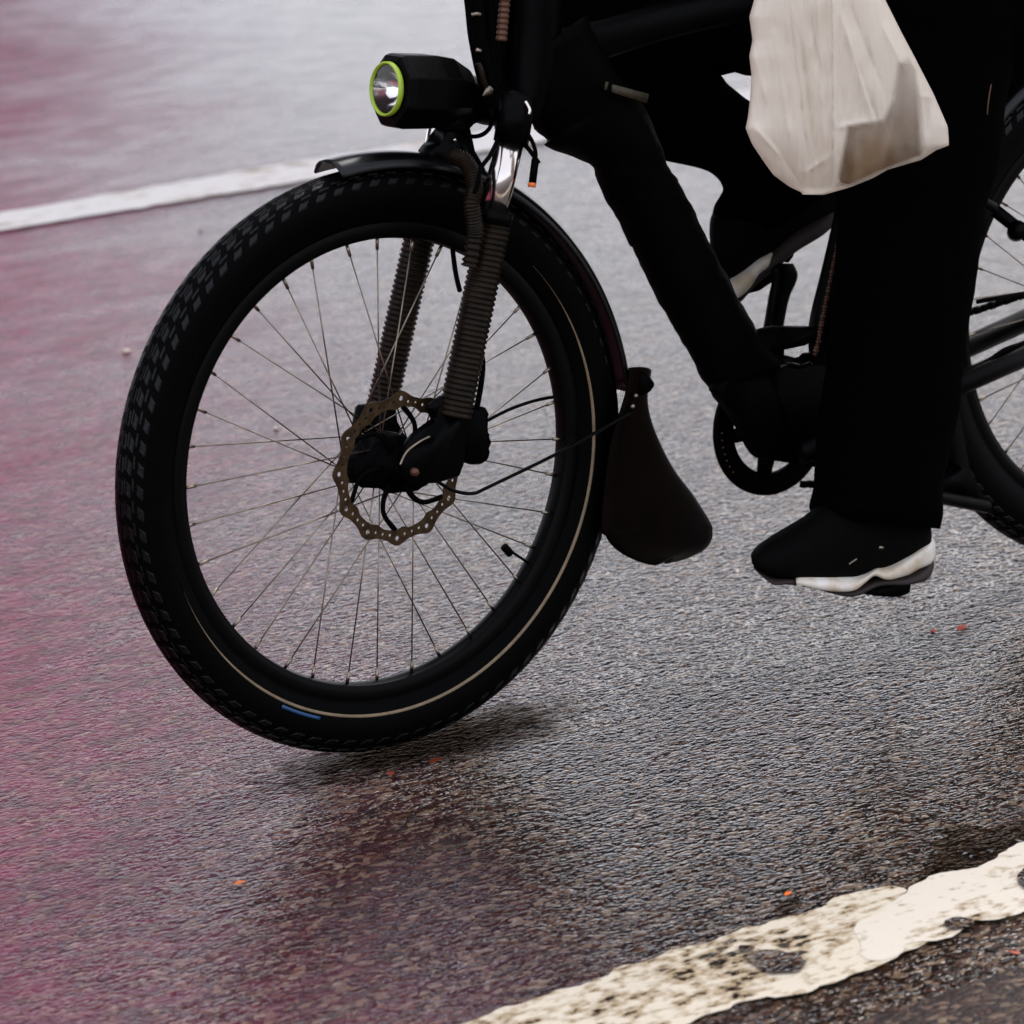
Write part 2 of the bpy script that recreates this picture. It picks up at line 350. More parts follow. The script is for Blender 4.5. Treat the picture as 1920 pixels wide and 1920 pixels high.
# near edge line: flaking left part, solid right part
patch('edge_line', [(-6000, 4100), (-1500, 2690), (0, 2212), (560, 2030), (760, 1956), (880, 1915), (960, 1888), (1100, 1840), (1240, 1788), (1400, 1745), (1540, 1697), (1600, 1672), (1680, 1655), (1700, 1690), (1760, 1700), (1740, 1770), (1680, 1800), (1600, 1830), (1480, 1870), (1400, 1875), (1290, 1915), (1100, 1985), (800, 2090), (0, 2360), (-1500, 2860), (-6000, 4360)], .004,
      paint_mat('road_paint_worn', .89, 90), amp=.009, seed=5, step=.006)
patch('edge_line', [(1592, 1733), (1650, 1712), (1668, 1690), (1700, 1678), (1705, 1658), (1760, 1637), (1800, 1633), (1840, 1620), (1900, 1588), (1990, 1552), (2200, 1480), (3200, 1165), (5200, 510), (5260, 600), (3240, 1285), (2240, 1605), (1990, 1690), (1912, 1712), (1850, 1728), (1780, 1722), (1812, 1742), (1745, 1766), (1700, 1768), (1690, 1788), (1650, 1802), (1625, 1798), (1612, 1770)], .0045,
      paint_mat('road_paint_solid', .98, 80, (.64, .57, .45)), amp=.007, seed=9, step=.006)
for i, (px, a) in enumerate((([(1400, 1795), (1440, 1780), (1490, 1785), (1515, 1800), (1500, 1822), (1430, 1822), (1415, 1805)], .006), ([(1384, 1772), (1405, 1771), (1420, 1777), (1400, 1783), (1386, 1780)], .003),
                            ([(1770, 1726), (1790, 1718), (1822, 1722), (1826, 1733), (1790, 1742), (1772, 1736)], .003), ([(1907, 1640), (1922, 1622), (1950, 1625), (1945, 1665), (1915, 1665)], .004))):
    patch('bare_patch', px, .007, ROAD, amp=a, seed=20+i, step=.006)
# browner parking lane beyond the edge line
sheet('parking_lane', [(-600, -600), (900, -600), (900, -.93), (-600, -.93)], .0035, LANE)
# puddle against the line
def watermat(rip=.009, tint=(.55, .46, .38, 1)):
    m = bpy.data.materials.new('puddle_water'); m.use_nodes = True; n = m.node_tree.nodes; L = m.node_tree.links; n.remove(n['Principled BSDF'])
    a = n.new('ShaderNodeBsdfTransparent'); a.inputs['Color'].default_value = tint; g = n.new('ShaderNodeBsdfGlossy'); g.inputs['Roughness'].default_value = .02
    f = n.new('ShaderNodeFresnel'); f.inputs[0].default_value = 1.45; x = n.new('ShaderNodeMixShader')
    geo = n.new('ShaderNodeNewGeometry'); t = n.new('ShaderNodeTexNoise'); t.inputs['Scale'].default_value = 16; t.inputs['Detail'].default_value = 2; L.new(geo.outputs['Position'], t.inputs['Vector'])
    bp = n.new('ShaderNodeBump'); bp.inputs['Distance'].default_value = rip; bp.inputs['Strength'].default_value = 1; L.new(t.outputs['Fac'], bp.inputs['Height']); L.new(bp.outputs[0], g.inputs['Normal']); L.new(bp.outputs[0], f.inputs['Normal'])
    L.new(f.outputs[0], x.inputs[0]); L.new(a.outputs[0], x.inputs[1]); L.new(g.outputs[0], x.inputs[2]); L.new(x.outputs[0], n['Material Output'].inputs['Surface']); return m
WATER = watermat()
patch('puddle', [(1690, 1675), (1715, 1655), (1735, 1620), (1755, 1580), (1765, 1552), (1810, 1545), (1860, 1553), (1905, 1542), (1990, 1510), (2120, 1470), (2120, 1500), (1990, 1556), (1905, 1592), (1840, 1625), (1790, 1640), (1710, 1665)], .003, WATER, amp=.008, seed=31, step=.008)
patch('puddle', [(1450, 1712), (1462, 1690), (1490, 1684), (1500, 1692), (1480, 1708), (1490, 1722), (1465, 1730)], .003, WATER, amp=.006, seed=33, step=.006)
# thin water round the front tyre, tinted dark for its contact shade
def filmmat():
    m = watermat(.0012, (.30, .24, .19, 1)); m.name = 'water_shade_film'; n = m.node_tree.nodes; L = m.node_tree.links
    geo = n.new('ShaderNodeNewGeometry'); mp = n.new('ShaderNodeMapping'); mp.inputs['Scale'].default_value = (1/.24, 1/.085, 0); mp.inputs['Location'].default_value = (-.02/.24, .026/.085, 0)
    L.new(geo.outputs['Position'], mp.inputs['Vector']); ln = n.new('ShaderNodeVectorMath'); ln.operation = 'LENGTH'; L.new(mp.outputs[0], ln.inputs[0])
    t = n.new('ShaderNodeTexNoise'); t.inputs['Scale'].default_value = 55; t.inputs['Detail'].default_value = 6; mq = n.new('ShaderNodeMapping'); mq.inputs['Scale'].default_value = (.5, 1, 1); L.new(geo.outputs['Position'], mq.inputs['Vector']); L.new(mq.outputs[0], t.inputs['Vector'])
    ad = n.new('ShaderNodeMath'); ad.operation = 'MULTIPLY_ADD'; ad.inputs[1].default_value = 1.3; L.new(t.outputs['Fac'], ad.inputs[0]); L.new(ln.outputs['Value'], ad.inputs[2])
    mr = n.new('ShaderNodeMapRange'); mr.interpolation_type = 'SMOOTHSTEP'; mr.inputs['From Min'].default_value = 1.75; mr.inputs['From Max'].default_value = 1.0; L.new(ad.outputs[0], mr.inputs['Value'])
    o = n['Material Output']; src = o.inputs['Surface'].links[0].from_socket; tr = n.new('ShaderNodeBsdfTransparent'); x = n.new('ShaderNodeMixShader')
    L.new(mr.outputs[0], x.inputs[0]); L.new(tr.outputs[0], x.inputs[1]); L.new(src, x.inputs[2]); L.new(x.outputs[0], o.inputs['Surface']); return m
patch('water_shade_film', None, .003, filmmat(), amp=.004, seed=41, step=.02, world=[(-.42, -.17), (.46, -.17), (.46, .12), (-.42, .12)])
# fallen leaves and pebbles
def bit(name, px, py, s, m, label, cat, rot):
    c = gnd(px, py, .003); bm = bmesh.new()
    if name == 'fallen_leaf':
        P = [(-1, 0), (-.55, .38), (-.1, .5), (.4, .36), (1, 0), (.4, -.34), (-.1, -.46), (-.55, -.4)]
        mid = [bm.verts.new((x*s, 0, .10*s*(1-x*x))) for x in (-.55, -.1, .4)]
        v = [bm.verts.new((x*s, y*s, .28*s*abs(y)*(1+.5*x))) for x, y in P]
        for f in ((v[0], v[1], mid[0]), (v[1], v[2], mid[1], mid[0]), (v[2], v[3], mid[2], mid[1]), (v[3], v[4], mid[2]), (v[4], v[5], mid[2]), (v[5], v[6], mid[1], mid[2]), (v[6], v[7], mid[0], mid[1]), (v[7], v[0], mid[0])): bm.faces.new(f)
        for v_ in bm.verts: v_.co.z += .001
    else:
        bmesh.ops.create_icosphere(bm, subdivisions=2, radius=s)
        for v_ in bm.verts: v_.co *= 1+.3*noise.noise(v_.co*90+Vector((px, 0, 0))); v_.co.z = v_.co.z*.55+s*.3
    o = link(name, bm, m); o.location = (c.x, c.y, 0); o.rotation_euler = (0, 0, rot); tag(o, label, cat); return o
bit('fallen_leaf', 1805, 1174, .013, M['leaf'], 'small red leaf on the wet road below the rear wheel', 'leaf', .4)
bit('fallen_leaf', 1750, 1180, .008, M['leaf'], 'tiny red leaf scrap just left of the bigger red leaf', 'leaf', 1.2)
bit('fallen_leaf', 1902, 1783, .007, M['leaf'], 'red leaf scrap on the brown strip below the edge line', 'leaf', 2.)
bit('fallen_leaf', 818, 1423, .012, M['leaf'], 'bright red leaf on the road right of the front tyre contact', 'leaf', .2)
bit('fallen_leaf', 733, 1447, .009, M['leaf'], 'orange red leaf scrap just under the front tyre', 'leaf', .9)
bit('fallen_leaf', 450, 1652, .008, M['orange'], 'orange leaf scrap on dark asphalt at lower left', 'leaf', 0)
bit('fallen_leaf', 1478, 1672, .007, M['orange'], 'orange leaf scrap beside the small puddle near the edge line', 'leaf', .4)
bit('pebble', 237, 657, .007, M['stone'], 'pale pebble on the road left of the front tyre', 'pebble', 0)
bit('pebble', 517, 801, .004, M['stone'], 'pale pebble seen through the front wheel spokes left of the hub', 'pebble', 1)
bit('pebble', 376, 430, .003, M['matte'], 'dark pebble between the far lane line and the front tyre', 'pebble', 1)
# added unseen dark slab across the street, keeps sky out of near road reflection
blocker_root = empty('sky_blocker'); tag(blocker_root, 'added dark slab on posts across the street that blocks the sky', 'sky blocker')
BLOCKER_MAT = mat('blocker_dark', (.03, .026, .022), .7, 0, .3)
link('blocker_slab', box_bm(Vector((10, 11.5, 7.2)), (200, 8.0, 4.0), bev=.03), BLOCKER_MAT, blocker_root, smooth=False)
cm = None
for k in range(13):
    if cm is None:
        b_ = box_bm(Vector((0, 0, 2.6)), (.45, .45, 5.2), bev=.02); box_bm(Vector((0, 0, .2)), (.8, .8, .4), b_, bev=.02); co = link('blocker_post', b_, BLOCKER_MAT, blocker_root, smooth=False); cm = co.data
    else:
        co = bpy.data.objects.new('blocker_post', cm); COL.objects.link(co); co.parent = blocker_root
    co.location = (-124+20*k, 8.6, 0)
# ================================================================== bicycle
bike = empty('electric_bicycle'); tag(bike, 'black electric delivery bicycle with fat tyres rolling left on wet asphalt', 'bicycle')

def make_wheel(name, mw, front=True):
    w = empty(name, bike, mw)
    # tyre: carcass profile lathed, open side towards the rim
    prof = [(.279, -.0115), (.288, -.0165), (.299, -.0215), (.310, -.0238), (.322, -.0235), (.333, -.019), (.3405, -.012), (.3435, -.004), (.3435, .004), (.3405, .012),
            (.333, .019), (.322, .0235), (.310, .0238), (.299, .0215), (.288, .0165), (.279, .0115)]
    prof = [(a+(.0022 if a > .32 else 0), b) for a, b in prof]
    def load(bm_):            # the loaded tyre flattens and bulges where it meets the road
        for v in bm_.verts:
            z = (v.co.z+RW)*math.cos(LEAN)+v.co.y*math.sin(LEAN)
            if z < .0035: v.co.z += (.0035-z)/math.cos(LEAN)*.98; v.co.y *= 1.12
        return bm_
    link('tyre', load(lathe_bm(prof, 240)), M['rubber'], w)
    bm = bmesh.new(); n = 84
    for i in range(n):                       # chevron tread blocks, real relief on the crown and shoulders
        a = 2*math.pi*i/n
        for sgn in (-1, 1):
            for (y0, y1, r0, r1, da, wd) in ((.0010, .0086, .3428, .3410, .012, .046), (.0100, .0160, .3405, .3365, .026, .040), (.0172, .0226, .3345, .3250, .040, .034)):
                aa = a+(math.pi/n if sgn > 0 else 0)
                vs = []
                for h in (-.0008, .0013):
                    for (y, r, s_) in ((y0, r0, 0), (y1, r1, da), (y1, r1, da+wd), (y0, r0, wd*1.15)):
                        q = aa+s_; rr = r+h; vs.append(bm.verts.new((rr*math.cos(q), sgn*y, rr*math.sin(q))))
                for f in ((3, 2, 1, 0), (4, 5, 6, 7), (0, 1, 5, 4), (1, 2, 6, 5), (2, 3, 7, 6), (3, 0, 4, 7)): bm.faces.new([vs[k] for k in f])
    for v in bm.verts: v.co = Vector((v.co.x*1.0062, v.co.y, v.co.z*1.0062))
    t = link('tread_blocks', load(bm), M['tread'], w, smooth=False); t['kind'] = 'stuff'
    if front:
        sbm = bmesh.new(); rg = []; N_ = 150; s0, s1 = R(-170), R(42)
        for i in range(N_+1):
            u = i/N_; a = s0+(s1-s0)*u; k = min(1, u/.22, (1-u)/.22); k = .12+.88*k*k*(3-2*k)
            rg.append([sbm.verts.new((rr*math.cos(a), yy, rr*math.sin(a))) for rr, yy in ((.2979-.0018*k, -.0203), (.2979-.0012*k, -.0206-.0010*k), (.2979+.0010*k, -.0214-.0012*k), (.2979+.0017*k, -.0219))])
        for A, B in zip(rg, rg[1:]):
            for k in range(3): sbm.faces.new((A[k], A[k+1], B[k+1], B[k]))
        link('sidewall_stripe', sbm, M['tan'], w)
    rp = [(RI, -.0095), (.2645, -.0115), (.272, -.0128), (.282, -.0130), (.2835, -.0118), (.276, -.0108), (.270, -.0085), (.270, .0085), (.276, .0108), (.2835, .0118), (.282, .0130), (.272, .0128), (.2645, .0115), (RI, .0095), (.2618, 0)]
    link('rim', lathe_bm(rp, 180), M['rim'], w)
    hp = [(.0001, -.056), (.009, -.056), (.011, -.050), (.011, -.040), (.030, -.038), (.031, -.034), (.019, -.030), (.0175, 0), (.019, .028), (.031, .032), (.030, .036), (.012, .038), (.011, .052), (.0001, .056)]
    link('hub', lathe_bm(hp, 48, closed=False), M['matte'], w)
    # spokes: 36, three-cross; one mesh per kind of spoke, each spoke its own object with a nipple at the rim
    kinds = {}
    for side in (-1, 1):
        for lead in (-1, 1):
            hub_a = lead*R(62); P = Vector((.028*math.cos(hub_a), side*.034, .028*math.sin(hub_a))); Q = Vector((.2625, side*.003, 0))
            b_ = tube_bm([P, Q], .0009, 6); d = (Q-P).normalized()
            tube_bm([Q-d*.014, Q+d*.001], .0021, 8, bm=b_); tube_bm([P, P-Vector((0, side*.004, 0))], .0018, 6, bm=b_)
            o = link('spoke', b_, M['steel'], w); kinds[(side, lead)] = o
    off = R(-94.8) if front else R(-90)
    first = set()
    for i in range(36):
        key = (-1 if i % 2 else 1, -1 if (i//2) % 2 else 1); o = kinds[key]
        if key in first: c = o.copy(); COL.objects.link(c); c.parent = w; o = c
        first.add(key)
        o.rotation_euler = (0, -(off+2*math.pi*i/36), 0)
    return w
FW = make_wheel('front_wheel', MF, True)
RWh = make_wheel('rear_wheel', MR, False)
# blue print on the front tyre's sidewall, valve, brake disc
a0, a1 = [math.atan2(p.z, p.x) for p in (fl(528, 1325, -.022), fl(600, 1345, -.022))]
link('blue_mark', lathe_bm([(.3022, -.0219), (.3022, -.0226), (.3060, -.0236), (.3060, -.0229)], 10, a0, a1), M['blue'], FW)
va = math.atan2(*[fl(966, 1039, 0)[k] for k in (2, 0)])
vb = tube_bm([Vector((.262*math.cos(va), 0, .262*math.sin(va))), Vector((.232*math.cos(va), 0, .232*math.sin(va)))], .0016, 8)
tube_bm([Vector((.230*math.cos(va), 0, .236*math.sin(va))), Vector((.219*math.cos(va), 0, .219*math.sin(va)))], .0052, 10, bm=vb)
link('valve', vb, M['matte'], FW)
outer = []; inner = []
for i in range(240):
    a = 2*math.pi*i/240; k = (math.cos(12*(a-R(-96.5)))+1)/2; rr = .0845+.0065*k**1.6; outer.append((rr*math.cos(a), rr*math.sin(a)))
    rr = .0725-.003*math.cos(6*(a-R(-90)))**8; inner.append((rr*math.cos(a), rr*math.sin(a)))
spl = [outer, inner]
for i in range(48):
    a = R(-96.5)+2*math.pi*i/48; big = i % 4 == 0; rc = .0822 if big else .0785; h = .0030 if big else .0019
    spl.append([((rc*math.cos(a)+h*math.cos(t)), (rc*math.sin(a)+h*math.sin(t))) for t in [2*math.pi*j/10 for j in range(10)]])
disc = flat2d('brake_disc', spl, .0019, M['disc'], FW); disc.location = (0, -.043, 0)
ab = bmesh.new()
for i in range(6):                        # curved carrier arms
    a = R(-70)+i*math.pi/3
    pts = [Vector(((.024+.049*t)*math.cos(a+.55*t*t), -.043, (.024+.049*t)*math.sin(a+.55*t*t))) for t in (0, .33, .66, 1)]
    tube_bm(pts, [.0042, .0036, .0032, .0036], 6, 4, bm=ab)
for v in ab.verts: v.co.y = -.043+(v.co.y+.043)*.35
link('disc_carrier', ab, M['matte'], FW)

# ---- fork
LN, LF = -.070, .070
fork = empty('fork', bike)
def leg(o, top, bot, r, rtop):
    T = at(*top, o); B = at(*bot, o)
    link('fork_leg', ribbed_bm(T, B, r, .0062, .0009, 28), M['ribs'], fork); return T, B
Tn, Bn = leg(LN, (931, 398), (852, 782), .0190, .02)
Tf, Bf = leg(LF, (810, 340), (716, 762), .0182, .02)
for (o, a, b) in ((LN, (957, 262), (924, 402)), (LF, (836, 210), (806, 330))):
    A = at(*a, o); B = at(*b, o); link('stanchion', tube_bm([A, B], .0165, 28), M['chrome'], fork)
    link('dust_seal', tube_bm([B-(B-A).normalized()*.004, B+(B-A).normalized()*.010], .0235, 24), M['black'], fork)
cb = tube_bm([at(972, 178, LN), at(958, 268, LN)], .0205, 20)
tube_bm([at(851, 140, LF), at(833, 222, LF)], .0205, 20, bm=cb)
tube_bm([at(968, 205, LN), at(905, 190, 0), at(845, 165, LF)], [.021, .026, .021], 14, bm=cb)
link('fork_crown', cb, M['black'], fork)
link('crown_bolt', tube_bm([at(985, 190, LN-.02), at(993, 205, LN-.024), at(992, 214, LN-.024)], .0022, 8), M['chrome'], fork)
# dropouts
db = slab_bm([(796, 765), (812, 770), (818, 790), (775, 812), (757, 835), (748, 868), (752, 892), (780, 905), (812, 905), (858, 893), (868, 860), (872, 790), (870, 750), (830, 740)], -.062, .014, .003)
link('dropout', db, M['black'], fork)
db = slab_bm([(670, 760), (740, 750), (735, 790), (752, 812), (770, 830), (766, 860), (735, 880), (700, 870), (672, 850), (660, 812)], .058, .014, .003)
link('dropout', db, M['black'], fork)
link('axle_nut', tube_bm([at(772, 882, -.062), at(779, 886, -.080)], .005, 6), M['copper'], fork)
link('dropout_edge', tube_bm([at(806, 818, -.071), at(784, 830, -.071), at(762, 848, -.071), at(750, 872, -.071)], .0016, 6), M['steel'], fork)
# caliper
cal = bmesh.new(); slab_bm([(868, 762), (893, 757), (903, 766), (905, 780), (894, 786), (893, 799), (904, 806), (908, 815), (898, 824), (905, 836), (907, 850), (897, 864), (880, 868), (862, 866), (850, 800)], -.046, .036, .004, cal)
link('brake_caliper', cal, M['matte'], bike)
# inner mass round the hub (brake side)
link('hub_cover', slab_bm([(694, 838), (705, 812), (738, 808), (765, 822), (800, 850), (812, 880), (800, 905), (770, 916), (735, 922), (705, 912), (665, 900), (650, 905), (646, 870), (662, 848)], -.022, .030, .006), M['matte'], bike)
# boots that curl from the fender bridge to the legs
rb = bmesh.new()
pts = [at(846, 292, -.052), at(868, 300, -.062), at(884, 322, -.072), at(890, 352, -.082), at(884, 380, -.088), at(888, 410, -.088), at(890, 440, -.084), at(880, 500, -.082)]
q = spline([(*p, 1) for p in pts], 22); q2 = []
for i, s in enumerate(q): q2.append((*s[:3], .0088+(.0012, .0012, -.0010, -.0010)[i % 4]))
sweep(q2, 16, rb); link('cable_boot', rb, M['ribs'], bike)
# ---- front fender
fen = bmesh.new(); inv = MF.inverted()
def fender_prof(r, w_, lip=.016, t=.0022):
    o_ = []; 
    for k in range(9):
        x = -1+2*k/8; o_.append((r-lip*abs(x)**3.2, x*w_))
    for k in range(9):
        x = 1-2*k/8; o_.append((r-t-lip*abs(x)**3.2, x*(w_-t)))
    return o_
lathe_bm(fender_prof(.3625, .031), 90, R(3), R(96.5), bm=fen)
link('front_fender', fen, M['fender'], bike).matrix_local = MF
# small raised bridge bracket on top
link('fender_bridge', slab_bm([(790, 288), (805, 268), (824, 262), (822, 240), (872, 222), (872, 284), (900, 310), (905, 345), (880, 350), (800, 300)], .0, .030, .004), M['black'], bike)
# mud flap: two wings with a fold, curved plate behind the tyre
fb = bmesh.new()
rows = [(1182, 690, 1208, 717), (1175, 740, 1201, 775), (1150, 820, 1238, 838), (1140, 880, 1268, 886), (1133, 940, 1300, 928), (1130, 993, 1333, 981), (1138, 1004, 1336, 996), (1146, 1017, 1335, 1010), (1160, 1031, 1325, 1027), (1180, 1043, 1305, 1040), (1210, 1054, 1275, 1052), (1232, 1057, 1246, 1057)]
q = spline([(*at(a, b, -.034), *at(c, d, .034)) for a, b, c, d in rows], 5); gr = []
for s in q:
    A = Vector(s[:3]); B = Vector(s[3:]); bulge = Vector((.020, 0, .004)); gr.append([fb.verts.new(A.lerp(B, t)+bulge*(1-(2*t-1)**2)) for t in [k/12 for k in range(13)]])
for A, B in zip(gr, gr[1:]):
    for k in range(12): fb.faces.new((A[k], A[k+1], B[k+1], B[k]))
ff = link('mud_flap', fb, M['flap'], bike); md = ff.modifiers.new('s', 'SOLIDIFY'); md.thickness = .0028
for bx, by in ((1192, 742), (1186, 762)): link('flap_bolt', tube_bm([at(bx, by, -.030), at(bx, by, -.040)], .003, 6), M['steel'], bike)
link('fender_clip', slab_bm([(1180, 690), (1198, 700), (1209, 716), (1197, 732), (1178, 736)], 0, .05, .003), M['matte'], bike)
# fender stays
link('fender_stay', tube_bm([at(770, 868, -.05), at(800, 888, -.064), at(835, 912, -.066), at(862, 923, -.066), at(888, 925, -.064), at(912, 915, -.06), at(1040, 853, -.046), at(1110, 815, -.038), at(1184, 772, -.034)], .0022, 8), M['rim'], bike)
link('fender_stay', tube_bm([at(870, 810, .05), at(898, 797, .05), at(950, 770, .045), at(1000, 752, .040), at(1046, 743, .036), at(1090, 738, .034), at(1150, 720, .034)], .0022, 8), M['rim'], bike)
# brake hose and small cables
def cable(name, pts, r=.0024, m='matte', parent=None): return link(name, tube_bm([at(*p) for p in pts], r, 8), M[m], parent or bike)
cable('brake_hose', [(900, 560, -.05), (899, 640, -.066), (905, 680, -.066), (902, 720, -.066), (894, 765, -.06)], .0034)
cable('cable', [(848, 455, 0), (850, 480, 0), (855, 515, -.02), (862, 545, -.04)], .0030)
cable('cable', [(873, 252, -.02), (888, 256, -.03), (905, 252, -.04), (918, 240, -.05), (923, 222, -.06), (921, 205, -.06)], .0026)
cable('cable', [(935, 258, -.075), (920, 290, -.09), (902, 315, -.095), (896, 345, -.095), (885, 370, -.09)], .0026)
cable('cable', [(978, 268, -.07), (990, 278, -.085), (1003, 296, -.09), (1010, 305, -.09)], .0026)
cable('cable', [(990, 252, -.07), (999, 268, -.085), (1004, 285, -.09), (1004, 300, -.09)], .0026)
cb = tube_bm([at(1004, 298, -.09), at(998, 345, -.09)], .0045, 10); link('cable_plug', cb, M['matte'], bike)
link('plug_tip', tube_bm([at(998, 342, -.09), at(997, 351, -.09)], .0046, 10), M['orange'], bike)
# bundle of cables climbing to the handlebar
for k, (dx, o, r) in enumerate(((0, -.03, .0065), (14, -.04, .007), (28, -.02, .0065), (40, 0, .008), (52, .01, .008))):
    cable('cable', [(925+dx*.6, 200, o), (905+dx*.7, 140, o), (896+dx*.8, 100, o), (889+dx, 60, o), (884+dx*1.0, 10, o), (876+dx, -60, o), (872+dx*1.6, -200, o)], r*(1.25 if k == 0 else 1.2))
cable('cable_tie', [(884, 28, -.05), (893, 26, -.052), (900, 27, -.052)], .0025, 'steel'); cable('cable_tie', [(893, 93, -.05), (902, 96, -.052)], .0025, 'steel')
cable('cable_clip', [(896, 118, -.05), (902, 132, -.052), (906, 150, -.052), (914, 168, -.05), (920, 178, -.05)], .0036, 'ribs')
link('cable_clip', slab_bm([(910, 168), (918, 160), (924, 166), (925, 174), (912, 177), (903, 181)], -.075, .004, .001), M['steel'], bike)
# warm banded hose beside the head tube
A, B = at(952, -60, -.055), at(940, 78, -.055); link('banded_hose', ribbed_bm(A, B, .0062, .0062, .0006, 14), M['copper'], bike)

# ---- headlight
HL = at(733, 167, -.004); hx = Vector((-1, 0, 0))
hm = Matrix.Rotation(R(1), 4, 'X'); LM = Matrix.Translation(HL) @ Matrix.Rotation(STEER, 4, 'Z') @ Matrix.Rotation(LEAN, 4, 'X') @ Matrix.Rotation(R(9), 4, 'Y'); light = empty('headlight', bike, LM)
bm = bmesh.new(); rings = []
for (x, r, dz, sx) in ((0.004, .0315, 0, 1), (-.003, .0335, 0, 1), (-.001, .0425, -.002, 1), (.008, .0455, -.002, 1), (.050, .0450, -.001, 1), (.074, .0410, .000, 1), (.100, .032, -.004, .95), (.122, .018, -.012, .9)):
    rings.append([bm.verts.new((x, r*sx*math.sin(R(22.5+45*k)), dz+r*math.cos(R(22.5+45*k)))) for k in range(8)])
for A, B in zip(rings, rings[1:]):
    for k in range(8): bm.faces.new((A[k], A[(k+1) % 8], B[(k+1) % 8], B[k]))
bm.faces.new(rings[-1]); bmesh.ops.bevel(bm, geom=list(bm.edges), offset=.0012, segments=1, affect='EDGES')
link('lamp_housing', bm, M['black'], light, smooth=False)
def xlathe(name, prof, m, seg=48):
    b = bmesh.new(); rg = []
    for k in range(seg):
        a = 2*math.pi*k/seg; rg.append([b.verts.new((x, r*math.sin(a), r*math.cos(a))) for x, r in prof])
    for k in range(seg):
        A, B = rg[k], rg[(k+1) % seg]
        for j in range(len(prof)-1): b.faces.new((A[j], A[j+1], B[j+1], B[j]))
    return link(name, b, m, light)
xlathe('lens_ring', [(-.006, .0278), (-.0090, .0283), (-.0100, .0296), (-.0090, .0310), (-.004, .0313), (-.002, .0300), (-.006, .0278)], M['lime'])
xlathe('reflector', [(-.0065, .0270), (.000, .0245), (.008, .018), (.014, .010), (.017, .0045), (.0175, .0001)], M['reflector'])
xlathe('lens', [(-.0065, .0272), (-.0072, .015), (-.0074, .0001)], M['glass'])
lbk = link('lamp_bracket', slab_bm([(836, 150), (862, 162), (887, 164), (905, 172), (930, 180), (935, 215), (905, 214), (888, 218), (873, 228), (873, 250), (822, 245), (812, 232), (838, 215), (850, 190)], -.008, .022, .004), M['black'], light); lbk.matrix_parent_inverse = LM.inverted()
cable('bracket_screw', [(845, 185, -.022), (852, 180, -.022), (858, 177, -.022)], .0028, 'copper')
cable('bracket_screw', [(825, 215, -.022), (840, 217, -.022), (846, 220, -.022)], .0022, 'copper')
cable('bracket_screw', [(852, 262, -.018), (853, 262, -.024)], .0022, 'chrome')

# ---- frame
frame = empty('frame', bike)
def loft(name, secs, m, parent, **k): return link(name, loft_bm(secs, **k), M[m], parent)
loft('head_tube', [(938, 240, 1000, 232, 0, .03), (950, 100, 1040, 110, 0, .03), (958, -60, 1040, -60, 0, .03), (962, -140, 1020, -140, 0, .025)], 'black', frame)
loft('down_tube', [(975, 120, 1095, 30, 0, .034), (1000, 224, 1150, 140, 0, .036), (1032, 258, 1180, 170, 0, .036), (1034, 271, 1195, 190, 0, .036), (1112, 306, 1232, 280, 0, .036), (1126, 335, 1247, 318, 0, .036), (1150, 379, 1262, 345, 0, .036), (1165, 402, 1279, 376, 0, .036),
     (1186, 454, 1299, 412, 0, .036), (1199, 467, 1314, 440, 0, .036), (1225, 530, 1345, 500, 0, .036), (1264, 600, 1373, 552, 0, .036), (1295, 652, 1398, 600, 0, .036), (1321, 706, 1422, 640, 0, .036), (1338, 733, 1470, 690, 0, .034)], 'matte', frame, bump=.0035, freq=40, n=4)
link('motor_housing', slab_bm([(1330, 728), (1400, 660), (1405, 628), (1432, 615), (1460, 612), (1523, 612), (1526, 640), (1500, 645), (1455, 646), (1453, 684), (1498, 682), (1504, 664), (1600, 650), (1680, 700), (1700, 760), (1600, 800), (1560, 878), (1500, 872), (1484, 868), (1450, 862), (1414, 858), (1406, 838), (1394, 812), (1372, 778), (1345, 745)], -.01, .022, .005), M['matte'], frame)
link('wire_bundle', tube_bm([at(1462, 688, -.045), at(1480, 684, -.047), at(1500, 688, -.046), at(1520, 682, -.045)], .0035, 8), M['fender'], frame)
loft('seat_tube', [(1525, 690, 1600, 700, .0, .02), (1521, 612, 1600, 620, 0, .02), (1545, 508, 1620, 530, 0, .02), (1568, 410, 1640, 420, 0, .02), (1600, 250, 1680, 250, 0, .02), (1640, 60, 1710, 60, 0, .02), (1680, -120, 1720, -120, 0, .014)], 'black', frame)
bd = bmesh.new()
for i in range(44):
    t = i/43; c = at(1579+(1529-1579)*t, 410+(664-410)*t, -.021-.002*math.sin(i*1.7)); r = .0016+.0016*t*t+.0006*math.sin(i*2.3)
    bmesh.ops.create_icosphere(bd, subdivisions=1, radius=abs(r)+.0006, matrix=Matrix.Translation(c))
link('beaded_strip', bd, M['copper'], frame)
loft('top_tube', [(985, 60, 990, 160, 0, .02), (1100, 40, 1105, 120, 0, .02), (1300, -10, 1310, 60, 0, .02), (1600, -60, 1610, 0, 0, .02)], 'black', frame)
lb = slab_bm([(1148, 158), (1216, 176), (1212, 193), (1147, 173)], -.042, .002, 0); link('worn_label', lb, M['label'], frame)
link('label_clip', slab_bm([(1136, 153), (1141, 154), (1137, 169), (1133, 168)], -.042, .002, 0), M['label'], frame)
